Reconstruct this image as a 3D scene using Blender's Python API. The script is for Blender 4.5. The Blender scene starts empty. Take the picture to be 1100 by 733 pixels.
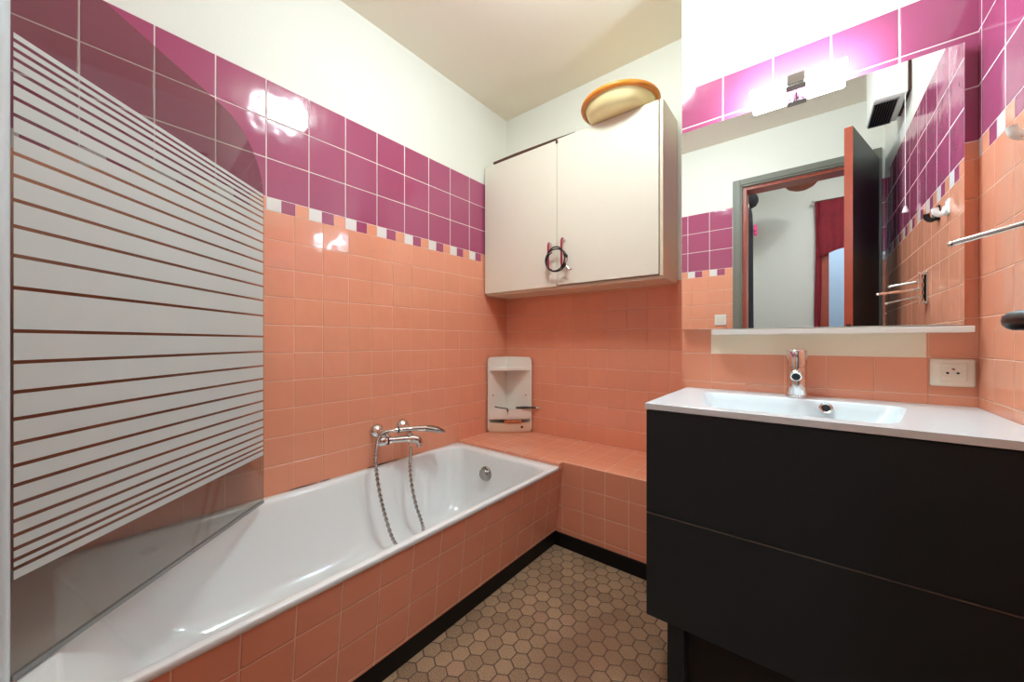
import bpy, bmesh, math, random
from mathutils import Vector, Matrix
random.seed(4)
PI = math.pi
scene = bpy.context.scene
C = scene.collection

def lin(r, g, b):
    f = lambda c: (c/255/12.92) if c/255 <= .04045 else ((c/255+.055)/1.055)**2.4
    return (f(r), f(g), f(b), 1.0)

# ------------------------------------------------------------------ materials
def new_mat(name):
    m = bpy.data.materials.new(name); m.use_nodes = True
    nt = m.node_tree
    for n in list(nt.nodes): nt.nodes.remove(n)
    out = nt.nodes.new('ShaderNodeOutputMaterial')
    return m, nt, out

def setp(b, **k):
    for n, v in k.items():
        if n in b.inputs: b.inputs[n].default_value = v

def mat(name, col, rough=.5, metal=0., noise=.0, nscale=30., bump=0., bscale=60., coat=0., trans=0., spec=.5):
    m, nt, out = new_mat(name)
    b = nt.nodes.new('ShaderNodeBsdfPrincipled')
    nt.links.new(b.outputs[0], out.inputs[0])
    b.inputs['Base Color'].default_value = col
    b.inputs['Roughness'].default_value = rough
    b.inputs['Metallic'].default_value = metal
    setp(b, **{'Specular IOR Level': spec})
    setp(b, **{'Coat Weight': coat, 'Transmission Weight': trans})
    tc = nt.nodes.new('ShaderNodeTexCoord')
    if noise:
        n = nt.nodes.new('ShaderNodeTexNoise'); n.inputs['Scale'].default_value = nscale; n.inputs['Detail'].default_value = 4
        nt.links.new(tc.outputs['Object'], n.inputs['Vector'])
        mx = nt.nodes.new('ShaderNodeMix'); mx.data_type = 'RGBA'
        d = [c*(1-noise) for c in col[:3]]+[1]; l = [min(1, c*(1+noise)) for c in col[:3]]+[1]
        mx.inputs[6].default_value = d; mx.inputs[7].default_value = l
        nt.links.new(n.outputs[0], mx.inputs[0]); nt.links.new(mx.outputs[2], b.inputs['Base Color'])
    if bump:
        n = nt.nodes.new('ShaderNodeTexNoise'); n.inputs['Scale'].default_value = bscale; n.inputs['Detail'].default_value = 3
        nt.links.new(tc.outputs['Object'], n.inputs['Vector'])
        bp = nt.nodes.new('ShaderNodeBump'); bp.inputs['Distance'].default_value = bump
        nt.links.new(n.outputs[0], bp.inputs['Height']); nt.links.new(bp.outputs[0], b.inputs['Normal'])
    return m

def emit(name, col, strength):
    m, nt, out = new_mat(name)
    e = nt.nodes.new('ShaderNodeEmission'); e.inputs[0].default_value = col; e.inputs[1].default_value = strength
    nt.links.new(e.outputs[0], out.inputs[0]); return m

class NB:                                   # tiny node-expression builder
    def __init__(s, nt): s.nt = nt
    def _in(s, sock, v):
        if isinstance(v, (int, float)): sock.default_value = v
        else: s.nt.links.new(v, sock)
    def m(s, op, a, b=0., c=0.):
        n = s.nt.nodes.new('ShaderNodeMath'); n.operation = op
        s._in(n.inputs[0], a); s._in(n.inputs[1], b); s._in(n.inputs[2], c)
        return n.outputs[0]
    def add(s, a, b): return s.m('ADD', a, b)
    def sub(s, a, b): return s.m('SUBTRACT', a, b)
    def mul(s, a, b): return s.m('MULTIPLY', a, b)
    def gt(s, a, b): return s.m('GREATER_THAN', a, b)
    def sel(s, f, a, b):                    # f ? b : a
        n = s.nt.nodes.new('ShaderNodeMix'); s._in(n.inputs[0], f); s._in(n.inputs[2], a); s._in(n.inputs[3], b)
        return n.outputs[0]
    def rgb(s, f, a, b):
        n = s.nt.nodes.new('ShaderNodeMix'); n.data_type = 'RGBA'
        s._in(n.inputs[0], f)
        for i, v in ((6, a), (7, b)):
            if isinstance(v, tuple): n.inputs[i].default_value = v
            else: s.nt.links.new(v, n.inputs[i])
        return n.outputs[2]
    def step(s, x, lo, hi):
        n = s.nt.nodes.new('ShaderNodeMapRange'); n.interpolation_type = 'SMOOTHSTEP'
        s._in(n.inputs[0], x); n.inputs[1].default_value = lo; n.inputs[2].default_value = hi
        return n.outputs[0]
    def noise(s, vec, scale, detail=3):
        n = s.nt.nodes.new('ShaderNodeTexNoise'); n.inputs['Scale'].default_value = scale; n.inputs['Detail'].default_value = detail
        s.nt.links.new(vec, n.inputs['Vector']); return n.outputs[0]
    def white(s, x, y, z=0.):
        cv = s.nt.nodes.new('ShaderNodeCombineXYZ'); s._in(cv.inputs[0], x); s._in(cv.inputs[1], y); s._in(cv.inputs[2], z)
        n = s.nt.nodes.new('ShaderNodeTexWhiteNoise'); n.noise_dimensions = '3D'
        s.nt.links.new(cv.outputs[0], n.inputs['Vector'])
        sp = s.nt.nodes.new('ShaderNodeSeparateColor'); s.nt.links.new(n.outputs['Color'], sp.inputs[0])
        return sp.outputs[0], sp.outputs[1], sp.outputs[2]

PEACH = lin(239, 160, 128); PURPLE = lin(172, 80, 114); CREAM = lin(238, 236, 226)
GPEACH = lin(246, 196, 168); PLASTER = lin(248, 232, 204); GWHITE = lin(240, 222, 218); MWHITE = lin(236, 228, 224)

def tile_wall(name, axis, a_pur, a_pea, patch=None, bands=True, zrow=1.4634, prow=.1074, pw=.1109, baxis='Z', tilt=.03, thin=0., gp=.0012):
    """axis: horizontal object axis of the wall, baxis the vertical one"""
    m, nt, out = new_mat(name); k = NB(nt)
    b = nt.nodes.new('ShaderNodeBsdfPrincipled'); nt.links.new(b.outputs[0], out.inputs[0])
    tc = nt.nodes.new('ShaderNodeTexCoord'); sp = nt.nodes.new('ShaderNodeSeparateXYZ')
    nt.links.new(tc.outputs['Object'], sp.inputs[0])
    vec = tc.outputs['Object']
    a = sp.outputs[axis]; z = sp.outputs[baxis]
    isp = k.gt(z, 1.5114) if bands else 0.
    ism = k.sub(k.gt(z, 1.4634), isp) if bands else 0.
    paint = k.gt(z, 1.9515) if bands else 0.
    def three(pe, mo, pu): return k.sel(isp, k.sel(ism, pe, mo), pu) if bands else pe
    SU = three(pw, .05073, .1522); SW = three(prow, .048, .1467)
    U = k.m('DIVIDE', k.sub(a, three(a_pea, a_pur, a_pur)), SU)
    W = k.m('DIVIDE', k.sub(z, three(zrow, 1.4634, 1.5114)), SW)
    fu = k.m('FRACT', U); fw = k.m('FRACT', W); iu = k.m('FLOOR', U); iw = k.m('FLOOR', W)
    du = k.mul(k.m('MINIMUM', fu, k.sub(1., fu)), SU); dw = k.mul(k.m('MINIMUM', fw, k.sub(1., fw)), SW)
    if bands: du = k.add(du, k.mul(.0006, k.sub(1., k.m('MAXIMUM', isp, ism))))   # upright joints between peach tiles are finer
    elif thin: du = k.add(du, thin)
    d = k.m('MINIMUM', du, dw)
    g = three(gp, .0004, .0019)
    dd = k.sub(d, g)
    tile = k.step(dd, -.0004, .0004)
    r1, r2, r3 = k.white(iu, iw, three(1., 2., 3.))
    nz = k.noise(vec, 9.)
    bright = k.add(.955, k.add(k.mul(r3, .035), k.mul(nz, .05)))
    def scl(col):
        n = nt.nodes.new('ShaderNodeMix'); n.data_type = 'RGBA'; n.blend_type = 'MULTIPLY'; n.inputs[0].default_value = 1
        n.inputs[6].default_value = col
        cc = nt.nodes.new('ShaderNodeCombineColor')
        for i in range(3): nt.links.new(bright, cc.inputs[i])
        nt.links.new(cc.outputs[0], n.inputs[7]); return n.outputs[2]
    col = scl(PEACH); gc = GPEACH
    if bands:
        mod = k.m('FLOORED_MODULO', iu, 3.)
        mcol = k.rgb(k.gt(mod, .5), MWHITE, k.rgb(k.gt(mod, 1.5), PURPLE, PEACH))
        col = k.rgb(isp, k.rgb(ism, col, mcol), scl(PURPLE))
        gc = k.rgb(k.m('MAXIMUM', isp, ism), GPEACH, GWHITE)
    col = k.rgb(tile, gc, col)
    rough = k.sel(tile, .65, .10)
    height = k.mul(k.step(dd, -.0005, .0022), .0010)
    if tilt:
        tl = k.add(k.mul(k.mul(k.sub(r1, .5), k.sub(fu, .5)), SU), k.mul(k.mul(k.sub(r2, .5), k.sub(fw, .5)), SW))
        height = k.add(height, k.mul(k.mul(tl, tilt), tile))
    height = k.add(height, k.mul(k.noise(vec, 14., 1), .0016))
    wall = paint
    if patch:
        x0, x1, z0, z1 = patch
        pm = k.mul(k.mul(k.gt(a, x0), k.sub(1., k.gt(a, x1))), k.mul(k.gt(z, z0), k.sub(1., k.gt(z, z1))))
        wall = k.m('MAXIMUM', paint, pm) if bands else pm
    if bands or patch:
        col = k.rgb(paint, col, CREAM) if bands else col
        if patch: col = k.rgb(pm, col, PLASTER if bands else CREAM)
        rough = k.sel(wall, rough, .6)
        height = k.sel(wall, height, k.mul(k.noise(vec, 90., 3), .0004))
    nt.links.new(col, b.inputs['Base Color']); nt.links.new(rough, b.inputs['Roughness'])
    bp = nt.nodes.new('ShaderNodeBump'); bp.inputs['Distance'].default_value = 1.; bp.inputs['Strength'].default_value = 1.
    nt.links.new(height, bp.inputs['Height']); nt.links.new(bp.outputs[0], b.inputs['Normal'])
    return m

def hex_floor(name):
    m, nt, out = new_mat(name); k = NB(nt)
    b = nt.nodes.new('ShaderNodeBsdfPrincipled'); nt.links.new(b.outputs[0], out.inputs[0])
    tc = nt.nodes.new('ShaderNodeTexCoord'); sp = nt.nodes.new('ShaderNodeSeparateXYZ')
    nt.links.new(tc.outputs['Object'], sp.inputs[0]); vec = tc.outputs['Object']
    s = .0541; ry = s*math.sqrt(3)
    px = k.sub(sp.outputs['X'], .7657-s/2); py = k.sub(sp.outputs['Y'], .8571-ry/2)
    def cell(qx, qy):
        return k.sub(k.m('FLOORED_MODULO', qx, s), s/2), k.sub(k.m('FLOORED_MODULO', qy, ry), ry/2)
    ax, ay = cell(px, py); bx_, by_ = cell(k.sub(px, s/2), k.sub(py, ry/2))
    la = k.add(k.mul(ax, ax), k.mul(ay, ay)); lb = k.add(k.mul(bx_, bx_), k.mul(by_, by_))
    f = k.gt(la, lb)
    gx = k.sel(f, ax, bx_); gy = k.sel(f, ay, by_)
    agx = k.m('ABSOLUTE', gx); agy = k.m('ABSOLUTE', gy)
    wob = k.mul(k.sub(k.noise(vec, 60., 2), .5), .0022)
    d = k.add(k.sub(s/2, k.m('MAXIMUM', agx, k.add(k.mul(agx, .5), k.mul(agy, .8660)))), wob)
    ix = k.m('ROUND', k.mul(k.sub(px, gx), 4/s)); iy = k.m('ROUND', k.mul(k.sub(py, gy), 4/ry))
    r1, r2, r3 = k.white(ix, iy, 5.)
    tile = k.step(d, .0008, .0028)
    speck = k.noise(vec, 330., 3); mid = k.noise(vec, 130., 3)
    t = k.add(k.mul(r1, .35), k.add(k.mul(k.step(speck, .42, .58), .5), k.mul(mid, .35)))
    col = k.rgb(t, lin(96, 70, 51), lin(180, 146, 114))
    red = k.rgb(k.mul(k.step(r2, .8, 1.), .35), col, lin(176, 130, 108))
    big = k.noise(vec, 5., 3)
    dx = k.sub(sp.outputs['X'], 1.06); dy = k.sub(sp.outputs['Y'], 1.10)
    rad = k.m('SQRT', k.add(k.mul(dx, dx), k.mul(k.mul(dy, dy), .55)))
    stain = k.mul(k.sub(1., k.step(k.add(rad, k.mul(k.sub(big, .5), .25)), .06, .20)), .45)
    col2 = k.rgb(stain, red, lin(120, 84, 64))
    grout = k.rgb(stain, lin(88, 64, 50), lin(116, 86, 68))
    c = k.rgb(tile, grout, col2)
    nt.links.new(c, b.inputs['Base Color'])
    nt.links.new(k.sel(tile, .8, k.add(.38, k.mul(mid, .25))), b.inputs['Roughness'])
    h = k.add(k.mul(k.step(d, .0004, .005), .0012), k.mul(speck, .0003))
    bp = nt.nodes.new('ShaderNodeBump'); bp.inputs['Distance'].default_value = 1.
    nt.links.new(h, bp.inputs['Height']); nt.links.new(bp.outputs[0], b.inputs['Normal'])
    return m

def glass(name, tint=.76):
    m, nt, out = new_mat(name)
    t = nt.nodes.new('ShaderNodeBsdfTransparent'); t.inputs[0].default_value = (tint, tint*.985, tint*.955, 1)
    gl = nt.nodes.new('ShaderNodeBsdfGlossy'); gl.inputs['Roughness'].default_value = .02
    fr = nt.nodes.new('ShaderNodeFresnel'); geo = nt.nodes.new('ShaderNodeNewGeometry'); k = NB(nt)
    nt.links.new(k.sel(geo.outputs['Backfacing'], 1.45, 1/1.45), fr.inputs[0])   # same reflectance on both faces of the pane
    mx = nt.nodes.new('ShaderNodeMixShader')
    nt.links.new(fr.outputs[0], mx.inputs[0]); nt.links.new(t.outputs[0], mx.inputs[1]); nt.links.new(gl.outputs[0], mx.inputs[2])
    nt.links.new(mx.outputs[0], out.inputs[0]); return m

def frost(name):
    m, nt, out = new_mat(name)
    d = nt.nodes.new('ShaderNodeBsdfDiffuse'); d.inputs[0].default_value = lin(228, 230, 226)
    tr = nt.nodes.new('ShaderNodeBsdfTranslucent'); tr.inputs[0].default_value = lin(228, 230, 226)
    tp = nt.nodes.new('ShaderNodeBsdfTransparent')
    a = nt.nodes.new('ShaderNodeMixShader'); a.inputs[0].default_value = .3
    c = nt.nodes.new('ShaderNodeMixShader'); c.inputs[0].default_value = .06
    nt.links.new(d.outputs[0], a.inputs[1]); nt.links.new(tr.outputs[0], a.inputs[2])
    nt.links.new(a.outputs[0], c.inputs[1]); nt.links.new(tp.outputs[0], c.inputs[2])
    nt.links.new(c.outputs[0], out.inputs[0]); return m

M = {}
M['left'] = tile_wall('left wall tiles', 'Y', .0642, .6181)
M['mirrorwall'] = tile_wall('mirror wall tiles', 'X', 1.3371, 1.298, patch=(1.298, 1.8476, .9245, 1.03))
M['right'] = tile_wall('right wall tiles', 'Y', 1.391, 1.345)
M['front'] = tile_wall('door wall tiles', 'X', .9985, .985)
M['back'] = tile_wall('back wall tiles', 'X', .05, .05, bands=False, patch=(-1, 3, 1.27, 3), thin=.0007)
M['side'] = tile_wall('alcove side tiles', 'Y', .05, .05)
M['panel'] = tile_wall('bath panel tiles', 'Y', 0, -.046, bands=False, zrow=.3965, prow=.1074, pw=.1075, tilt=.02, gp=.0016)
M['ledgefront'] = tile_wall('ledge front tiles', 'X', 0, .779, bands=False, zrow=.4013, prow=.1045, pw=.1075, tilt=.02, gp=.0016)
M['ledgetop'] = tile_wall('ledge top tiles', 'X', 0, .779, bands=False, zrow=1.5345, prow=.1074, pw=.1075, baxis='Y', tilt=.02, gp=.0008)
M['floor'] = hex_floor('hexagon floor tiles')
M['ceil'] = mat('ceiling paint', lin(248, 238, 220), .75, bump=.0004, bscale=90)
M['cream'] = mat('cream paint', CREAM, .65, bump=.0004, bscale=90)
M['hallwhite'] = mat('hall paint', lin(226, 226, 220), .7, bump=.0004, bscale=90)
M['hallblue'] = mat('pale blue paint', lin(170, 192, 220), .7, noise=.05)
M['black'] = mat('black glazed plinth', lin(9, 9, 10), .4, spec=.25, noise=.2, nscale=14)
M['enamel'] = mat('white enamel', lin(240, 243, 243), .13, coat=.3)
M['ceramic'] = mat('white basin resin', lin(230, 242, 246), .2)
M['vanity'] = mat('anthracite laminate', lin(40, 47, 50), .5, spec=.2, noise=.08, nscale=220)
M['alu'] = mat('brushed aluminium', lin(150, 150, 152), .35, 1.)
M['whitealu'] = mat('white lacquered profile', lin(205, 212, 214), .3)
M['chrome'] = mat('chrome', lin(222, 220, 218), .07, 1.)
M['chromedull'] = mat('worn chrome', lin(170, 164, 158), .22, 1.)
M['blackplastic'] = mat('black plastic', lin(18, 18, 19), .3)
M['dark'] = mat('dark void', lin(10, 10, 10), .6)
M['door'] = mat('cream cabinet laminate', lin(240, 231, 214), .4, noise=.02, nscale=8)
M['carcass'] = mat('cream cabinet side', lin(236, 218, 192), .35, noise=.03, nscale=8)
M['brownwood'] = mat('dark brown wood', lin(84, 44, 30), .6, noise=.4, nscale=40)
M['orangewood'] = mat('varnished orange wood', lin(164, 66, 38), .35, noise=.22, nscale=22)
M['greypaint'] = mat('grey door paint', lin(122, 120, 108), .45, noise=.04)
M['doordark'] = mat('charcoal door paint', lin(44, 48, 50), .4, noise=.12, nscale=6)
M['redpull'] = mat('red lacquer', lin(170, 38, 66), .3)
M['cable'] = mat('black cable sheath', lin(30, 22, 24), .45)
M['orange'] = mat('amber plastic rim', lin(226, 138, 46), .3, noise=.06, nscale=9)
M['yellow'] = mat('pale yellow plastic body', lin(250, 232, 172), .35, noise=.05, nscale=9)
M['white'] = mat('white plastic', lin(238, 236, 230), .35)
M['caddy'] = mat('off white plastic', lin(248, 240, 230), .4, noise=.02, nscale=12)
M['caddybin'] = mat('beige plastic bin', lin(236, 208, 180), .4)
M['comb'] = mat('tan comb plastic', lin(196, 112, 66), .4)
M['mirror'] = mat('mirror silver', (.93, .94, .93, 1), .0, 1.)
M['socket'] = mat('ivory socket plastic', lin(240, 226, 206), .35)
M['shelf'] = mat('white shelf lacquer', lin(240, 236, 228), .3)
M['glass'] = glass('clear screen glass')
M['frost'] = frost('frosted white print')
M['seal'] = mat('grey rubber seal', lin(136, 138, 136), .4)
M['redcloth'] = mat('dark red curtain', lin(128, 20, 38), .8, noise=.3, nscale=14)
M['darkcloth'] = mat('dark coat cloth', lin(30, 28, 36), .9, noise=.3, nscale=20)
M['pink'] = mat('pink petals', lin(220, 50, 120), .6)
M['wicker'] = mat('brown wicker', lin(150, 84, 62), .6, noise=.35, nscale=60)
M['lampglow'] = emit('mirror lamp diffuser', (.68, .95, 1.12, 1), 72.)
M['ceilglow'] = emit('ceiling lamp diffuser', (.80, .97, 1.0, 1), 25.)
M['hallglow'] = emit('added hall light', (.92, .99, 1.0, 1), 30.)
M['hallfloor'] = mat('hall floor boards', lin(140, 96, 66), .4, noise=.2, nscale=12)
M['drip'] = mat('dark tarnish', lin(60, 54, 50), .5)

# ------------------------------------------------------------------ mesh helpers
def BM(): return bmesh.new()

def box(bm, x0, x1, y0, y1, z0, z1, bev=0., seg=2, rot=None, mi=0):
    r = bmesh.ops.create_cube(bm, size=1.)
    vs = r['verts']
    for v in vs:
        v.co = Vector((x0+(v.co.x+.5)*(x1-x0), y0+(v.co.y+.5)*(y1-y0), z0+(v.co.z+.5)*(z1-z0)))
    fs = set(f for v in vs for f in v.link_faces)
    for f in fs: f.material_index = mi
    if bev:
        es = list(set(e for v in vs for e in v.link_edges))
        rb = bmesh.ops.bevel(bm, geom=es, offset=bev, segments=seg, affect='EDGES', profile=.5)
        vs = list(set(v for f in rb['faces'] for v in f.verts) | set(v for v in vs if v.is_valid))
    if rot:
        bmesh.ops.transform(bm, matrix=rot, verts=[v for v in vs if v.is_valid])
    return vs

def frame_for(d):
    d = d.normalized(); up = Vector((0, 0, 1)) if abs(d.z) < .95 else Vector((1, 0, 0))
    a = d.cross(up).normalized(); return a, a.cross(d).normalized()

def tube(bm, pts, r, n=10, closed=False, cap=True):
    pts = [Vector(p) for p in pts]; rr = r if isinstance(r, (list, tuple)) else [r]*len(pts)
    rings = []; N = len(pts); prev = None
    for i, p in enumerate(pts):
        if closed: d = pts[(i+1) % N]-pts[i-1]
        else: d = pts[min(i+1, N-1)]-pts[max(i-1, 0)]
        d.normalize()
        if prev is None: a, b = frame_for(d)
        else:
            a = prev-d*prev.dot(d)
            if a.length < 1e-6: a, b = frame_for(d)
            a.normalize(); b = a.cross(d)
        prev = a
        rings.append([bm.verts.new(p+(a*math.cos(2*PI*j/n)+b*math.sin(2*PI*j/n))*rr[i]) for j in range(n)])
    for i in range(N if closed else N-1):
        A, B = rings[i], rings[(i+1) % N]
        for j in range(n): bm.faces.new((A[j], A[(j+1) % n], B[(j+1) % n], B[j]))
    if cap and not closed:
        bm.faces.new(list(reversed(rings[0]))); bm.faces.new(rings[-1])

def spline(ctrl, n=10):
    P = [Vector(p) for p in ctrl]; P = [P[0]*2-P[1]]+P+[P[-1]*2-P[-2]]; o = []
    for i in range(1, len(P)-2):
        for s in range(n):
            t = s/n; a, b, c, d = P[i-1:i+3]
            o.append(.5*((2*b)+(-a+c)*t+(2*a-5*b+4*c-d)*t*t+(-a+3*b-3*c+d)*t**3))
    o.append(P[-2]); return o

def cyl(bm, p0, p1, r, n=24, bev=0.):
    p0, p1 = Vector(p0), Vector(p1)
    if bev:
        d = (p1-p0).normalized()*bev
        tube(bm, [p0, p0+d*.3, p0+d, p1-d, p1-d*.3, p1], [r-bev, r-bev*.3, r, r, r-bev*.3, r-bev], n)
    else: tube(bm, [p0, p1], r, n)

def lathe(bm, c, axis, prof, n=40):
    """prof: (radius, height along axis); closed when radius ~0 at the ends"""
    c = Vector(c); ax = Vector(axis).normalized(); a, b = frame_for(ax); rings = []
    for r, h in prof:
        if r < 1e-6: rings.append([bm.verts.new(c+ax*h)])
        else: rings.append([bm.verts.new(c+ax*h+(a*math.cos(2*PI*j/n)+b*math.sin(2*PI*j/n))*r) for j in range(n)])
    for A, B in zip(rings, rings[1:]):
        for j in range(n):
            q = [A[j % len(A)], A[(j+1) % len(A)], B[(j+1) % len(B)], B[j % len(B)]]
            u = []
            for v in q:
                if v not in u: u.append(v)
            if len(u) > 2: bm.faces.new(u)

def loft(bm, loops, cap0=True, cap1=True):
    R = [[bm.verts.new(Vector(p)) for p in l] for l in loops]
    n = len(R[0])
    for A, B in zip(R, R[1:]):
        for j in range(n): bm.faces.new((A[j], A[(j+1) % n], B[(j+1) % n], B[j]))
    if cap0: bm.faces.new(list(reversed(R[0])))
    if cap1: bm.faces.new(R[-1])

def rrect(x0, x1, y0, y1, r, z, n=8):
    o = []
    for cx, cy, a0 in ((x1-r, y1-r, 0), (x0+r, y1-r, 90), (x0+r, y0+r, 180), (x1-r, y0+r, 270)):
        for i in range(n+1):
            t = math.radians(a0+90*i/n); o.append((cx+r*math.cos(t), cy+r*math.sin(t), z))
    return o

def mk(name, bm, mats, parent=None, loc=None, smooth=None):
    bmesh.ops.recalc_face_normals(bm, faces=bm.faces)
    base = Vector((0, 0, 0))
    if parent is not None:
        p = parent
        while p is not None: base += p.location; p = p.parent
    elif loc is not None: base = Vector(loc)
    for v in bm.verts: v.co -= base
    me = bpy.data.meshes.new(name); bm.to_mesh(me); bm.free()
    for m_ in (mats if isinstance(mats, (list, tuple)) else [mats]): me.materials.append(M[m_])
    o = bpy.data.objects.new(name, me); C.objects.link(o)
    if parent is not None: o.parent = parent
    elif loc is not None: o.location = base
    if smooth is not None:
        me.polygons.foreach_set('use_smooth', [True]*len(me.polygons))
        try: me.set_sharp_from_angle(angle=math.radians(smooth))
        except Exception: pass
    return o

def tag(o, label, cat, group=None):
    o['label'] = label; o['category'] = cat
    if group: o['group'] = group
    return o

def thing(name, label, cat, loc, group=None):
    o = bpy.data.objects.new(name, None); C.objects.link(o); o.location = loc; o.empty_display_size = .05
    return tag(o, label, cat, group)

def struct(name, bm, mats, parent=None, smooth=None):
    o = mk(name, bm, mats, parent, smooth=smooth)
    if parent is None: o['kind'] = 'structure'
    return o

# ------------------------------------------------------------------ the room
MY, XR, XA, BY, LY = 1.567, 1.943, 1.195, 1.935, 1.5334     # mirror wall, right wall, alcove edge, alcove back, ledge front
YF = -.07; ZC = 2.446
bm = BM(); box(bm, -.1, 0, -.17, 2.05, 0, ZC); struct('wall_left', bm, 'left')
bm = BM(); box(bm, 0, XA, BY, 2.05, 0, ZC); struct('wall_alcove', bm, 'back')
bm = BM(); box(bm, XA, XR, MY, 2.05, 0, ZC)
for f in bm.faces: f.material_index = 1 if abs(f.normal.x) > .5 or f.calc_center_median().x < XA+.001 else 0
struct('wall_back', bm, ['mirrorwall', 'side'])
bm = BM(); box(bm, XR, XR+.1, -.17, 2.05, 0, ZC); struct('wall_right', bm, 'right')
DX0, DX1, DZ = 1.214, 1.889, 2.075                          # door opening
bm = BM(); box(bm, 0, DX0, -.17, YF, 0, ZC); box(bm, DX1, XR, -.17, YF, 0, ZC); box(bm, DX0, DX1, -.17, YF, DZ, ZC)
struct('wall_front', bm, 'front')
bm = BM(); box(bm, -.1, XR+.1, -.17, 2.05, -.08, 0); struct('floor', bm, 'floor')
bm = BM(); box(bm, -.1, XR+.1, -.17, 2.05, ZC, ZC+.08); struct('ceiling', bm, 'ceil')
bm = BM(); box(bm, .6245, .634, YF+.001, LY-.0105, 0, .064, .002); struct('baseboard_left', bm, 'black')
bm = BM(); box(bm, .6245, XA, LY-.0095, LY-.0005, 0, .064, .002); struct('baseboard_back', bm, 'black')

# door lining and architraves
bm = BM()
box(bm, DX0-.06, DX0-.001, YF, YF+.022, 0, DZ+.058, .004); box(bm, DX1+.001, DX1+.04, YF, YF+.022, 0, DZ+.058, .004)
box(bm, DX0-.001, DX1+.001, YF, YF+.022, DZ+.001, DZ+.058, .004)
box(bm, DX0-.045, DX0-.012, YF+.022, YF+.030, 0, DZ+.045, .003); box(bm, DX0-.012, DX1+.012, YF+.022, YF+.030, DZ+.014, DZ+.045, .003)
struct('trim_1', bm, 'greypaint')
bm = BM()
box(bm, DX0, DX0+.022, -.19, YF, 0, DZ); box(bm, DX1-.022, DX1, -.19, YF, 0, DZ); box(bm, DX0+.022, DX1-.022, -.19, YF, DZ-.02, DZ)
struct('trim_2', bm, 'orangewood')

# door leaf, opened into the room
hx, hy = 1.884, -.060; ex, ey = 1.729, .490
dv = Vector((ex-hx, ey-hy, 0)); LEN = dv.length; dv.normalize(); nv = Vector((-dv.y, dv.x, 0))  # towards the doorway side
if nv.x > 0: nv = -nv
door = bpy.data.objects.new('door_1', None); C.objects.link(door); door.location = (hx, hy, 0); door['kind'] = 'structure'
def leafbox(bm, s0, s1, t0, t1, z0, z1, bev=0.):
    mtx = Matrix(((dv.x, nv.x, 0, hx), (dv.y, nv.y, 0, hy), (0, 0, 1, 0), (0, 0, 0, 1)))
    box(bm, s0, s1, t0, t1, z0, z1, bev, rot=mtx)
LP = lambda s, t, z: (hx+dv.x*s+nv.x*t, hy+dv.y*s+nv.y*t, z)
bm = BM(); leafbox(bm, .0, LEN-.004, -.034, .0, .012, 2.072)
leafbox(bm, .09, LEN-.10, .0, .006, .25, .95, .004); leafbox(bm, .09, LEN-.10, .0, .006, 1.10, 1.95, .004)
struct('leaf_panel', bm, 'doordark', door)
bm = BM(); leafbox(bm, LEN-.004, LEN, -.034, .0, .012, 2.072); struct('leaf_edge', bm, 'orangewood', door)
bm = BM(); leafbox(bm, LEN, LEN+.0015, -.028, -.008, .90, 1.06); struct('lock_plate', bm, 'blackplastic', door)
bm = BM(); cyl(bm, LP(LEN-.055, 0, .9845), LP(LEN-.055, .010, .9845), .024, 24, .003)
h = struct('handle_rose', bm, 'blackplastic', door, 40)
bm = BM(); tube(bm, spline([LP(LEN-.055, .010, .9845), LP(LEN-.055, .040, .9845), LP(LEN-.062, .050, .9845), LP(LEN-.10, .0522, .9845), LP(LEN-.175, .050, .983)], 8), .0068, 14)
struct('door_handle', bm, 'blackplastic', door, 50)

# ------------------------------------------------------------------ bathtub
RIM = .389
tub = thing('bathtub', 'white enamel bathtub along the pink tiled wall with a hose hanging in it', 'bathtub', (.33, .73, 0))
bm = BM()
y0, y1 = YF+.002, 1.4985
L = [rrect(.002, .676, y0+.001, y1-.001, .012, .371), rrect(.001, .6795, y0, y1, .014, .374), rrect(.001, .680, y0, y1, .014, .3855),
     rrect(.002, .6785, y0+.001, y1-.001, .013, RIM-.001), rrect(.0045, .676, y0+.004, y1-.003, .013, RIM),
     rrect(.030, .660, .015, 1.446, .075, RIM), rrect(.033, .657, .018, 1.443, .075, RIM-.0015), rrect(.040, .650, .026, 1.439, .076, RIM-.014),
     rrect(.052, .630, .06, 1.434, .08, .32), rrect(.078, .604, .12, 1.424, .09, .21), rrect(.100, .582, .17, 1.408, .10, .12),
     rrect(.13, .56, .215, 1.375, .105, .075), rrect(.17, .53, .26, 1.33, .10, .055)]
loft(bm, L, cap0=False, cap1=True)
tubm = mk('tub_shell', bm, 'enamel', tub, smooth=60)
bm = BM(); oc = Vector((.277, 1.4295, .286)); ax = Vector((0, -1, .09)).normalized()
lathe(bm, oc, ax, [(0, -.004), (.037, -.004), (.037, .004), (.034, .010), (.029, .012), (.028, .020), (.024, .025), (0, .025)])
for s in (0, 1, 2):
    a, b = frame_for(ax); t = 2*PI*s/3+.5; q = oc+ax*.016+(a*math.cos(t)+b*math.sin(t))*.024
    cyl(bm, q-ax*.006, q+ax*.008, .005, 10)
o = mk('overflow_knob', bm, 'chromedull', tub, smooth=40)
bm = BM(); lathe(bm, (.34, 1.20, .0555), (0, 0, 1), [(0, 0), (.034, 0), (.034, .002), (.026, .004), (.024, .001), (0, .001)]); mk('drain', bm, 'chrome', tub, smooth=40)

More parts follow.
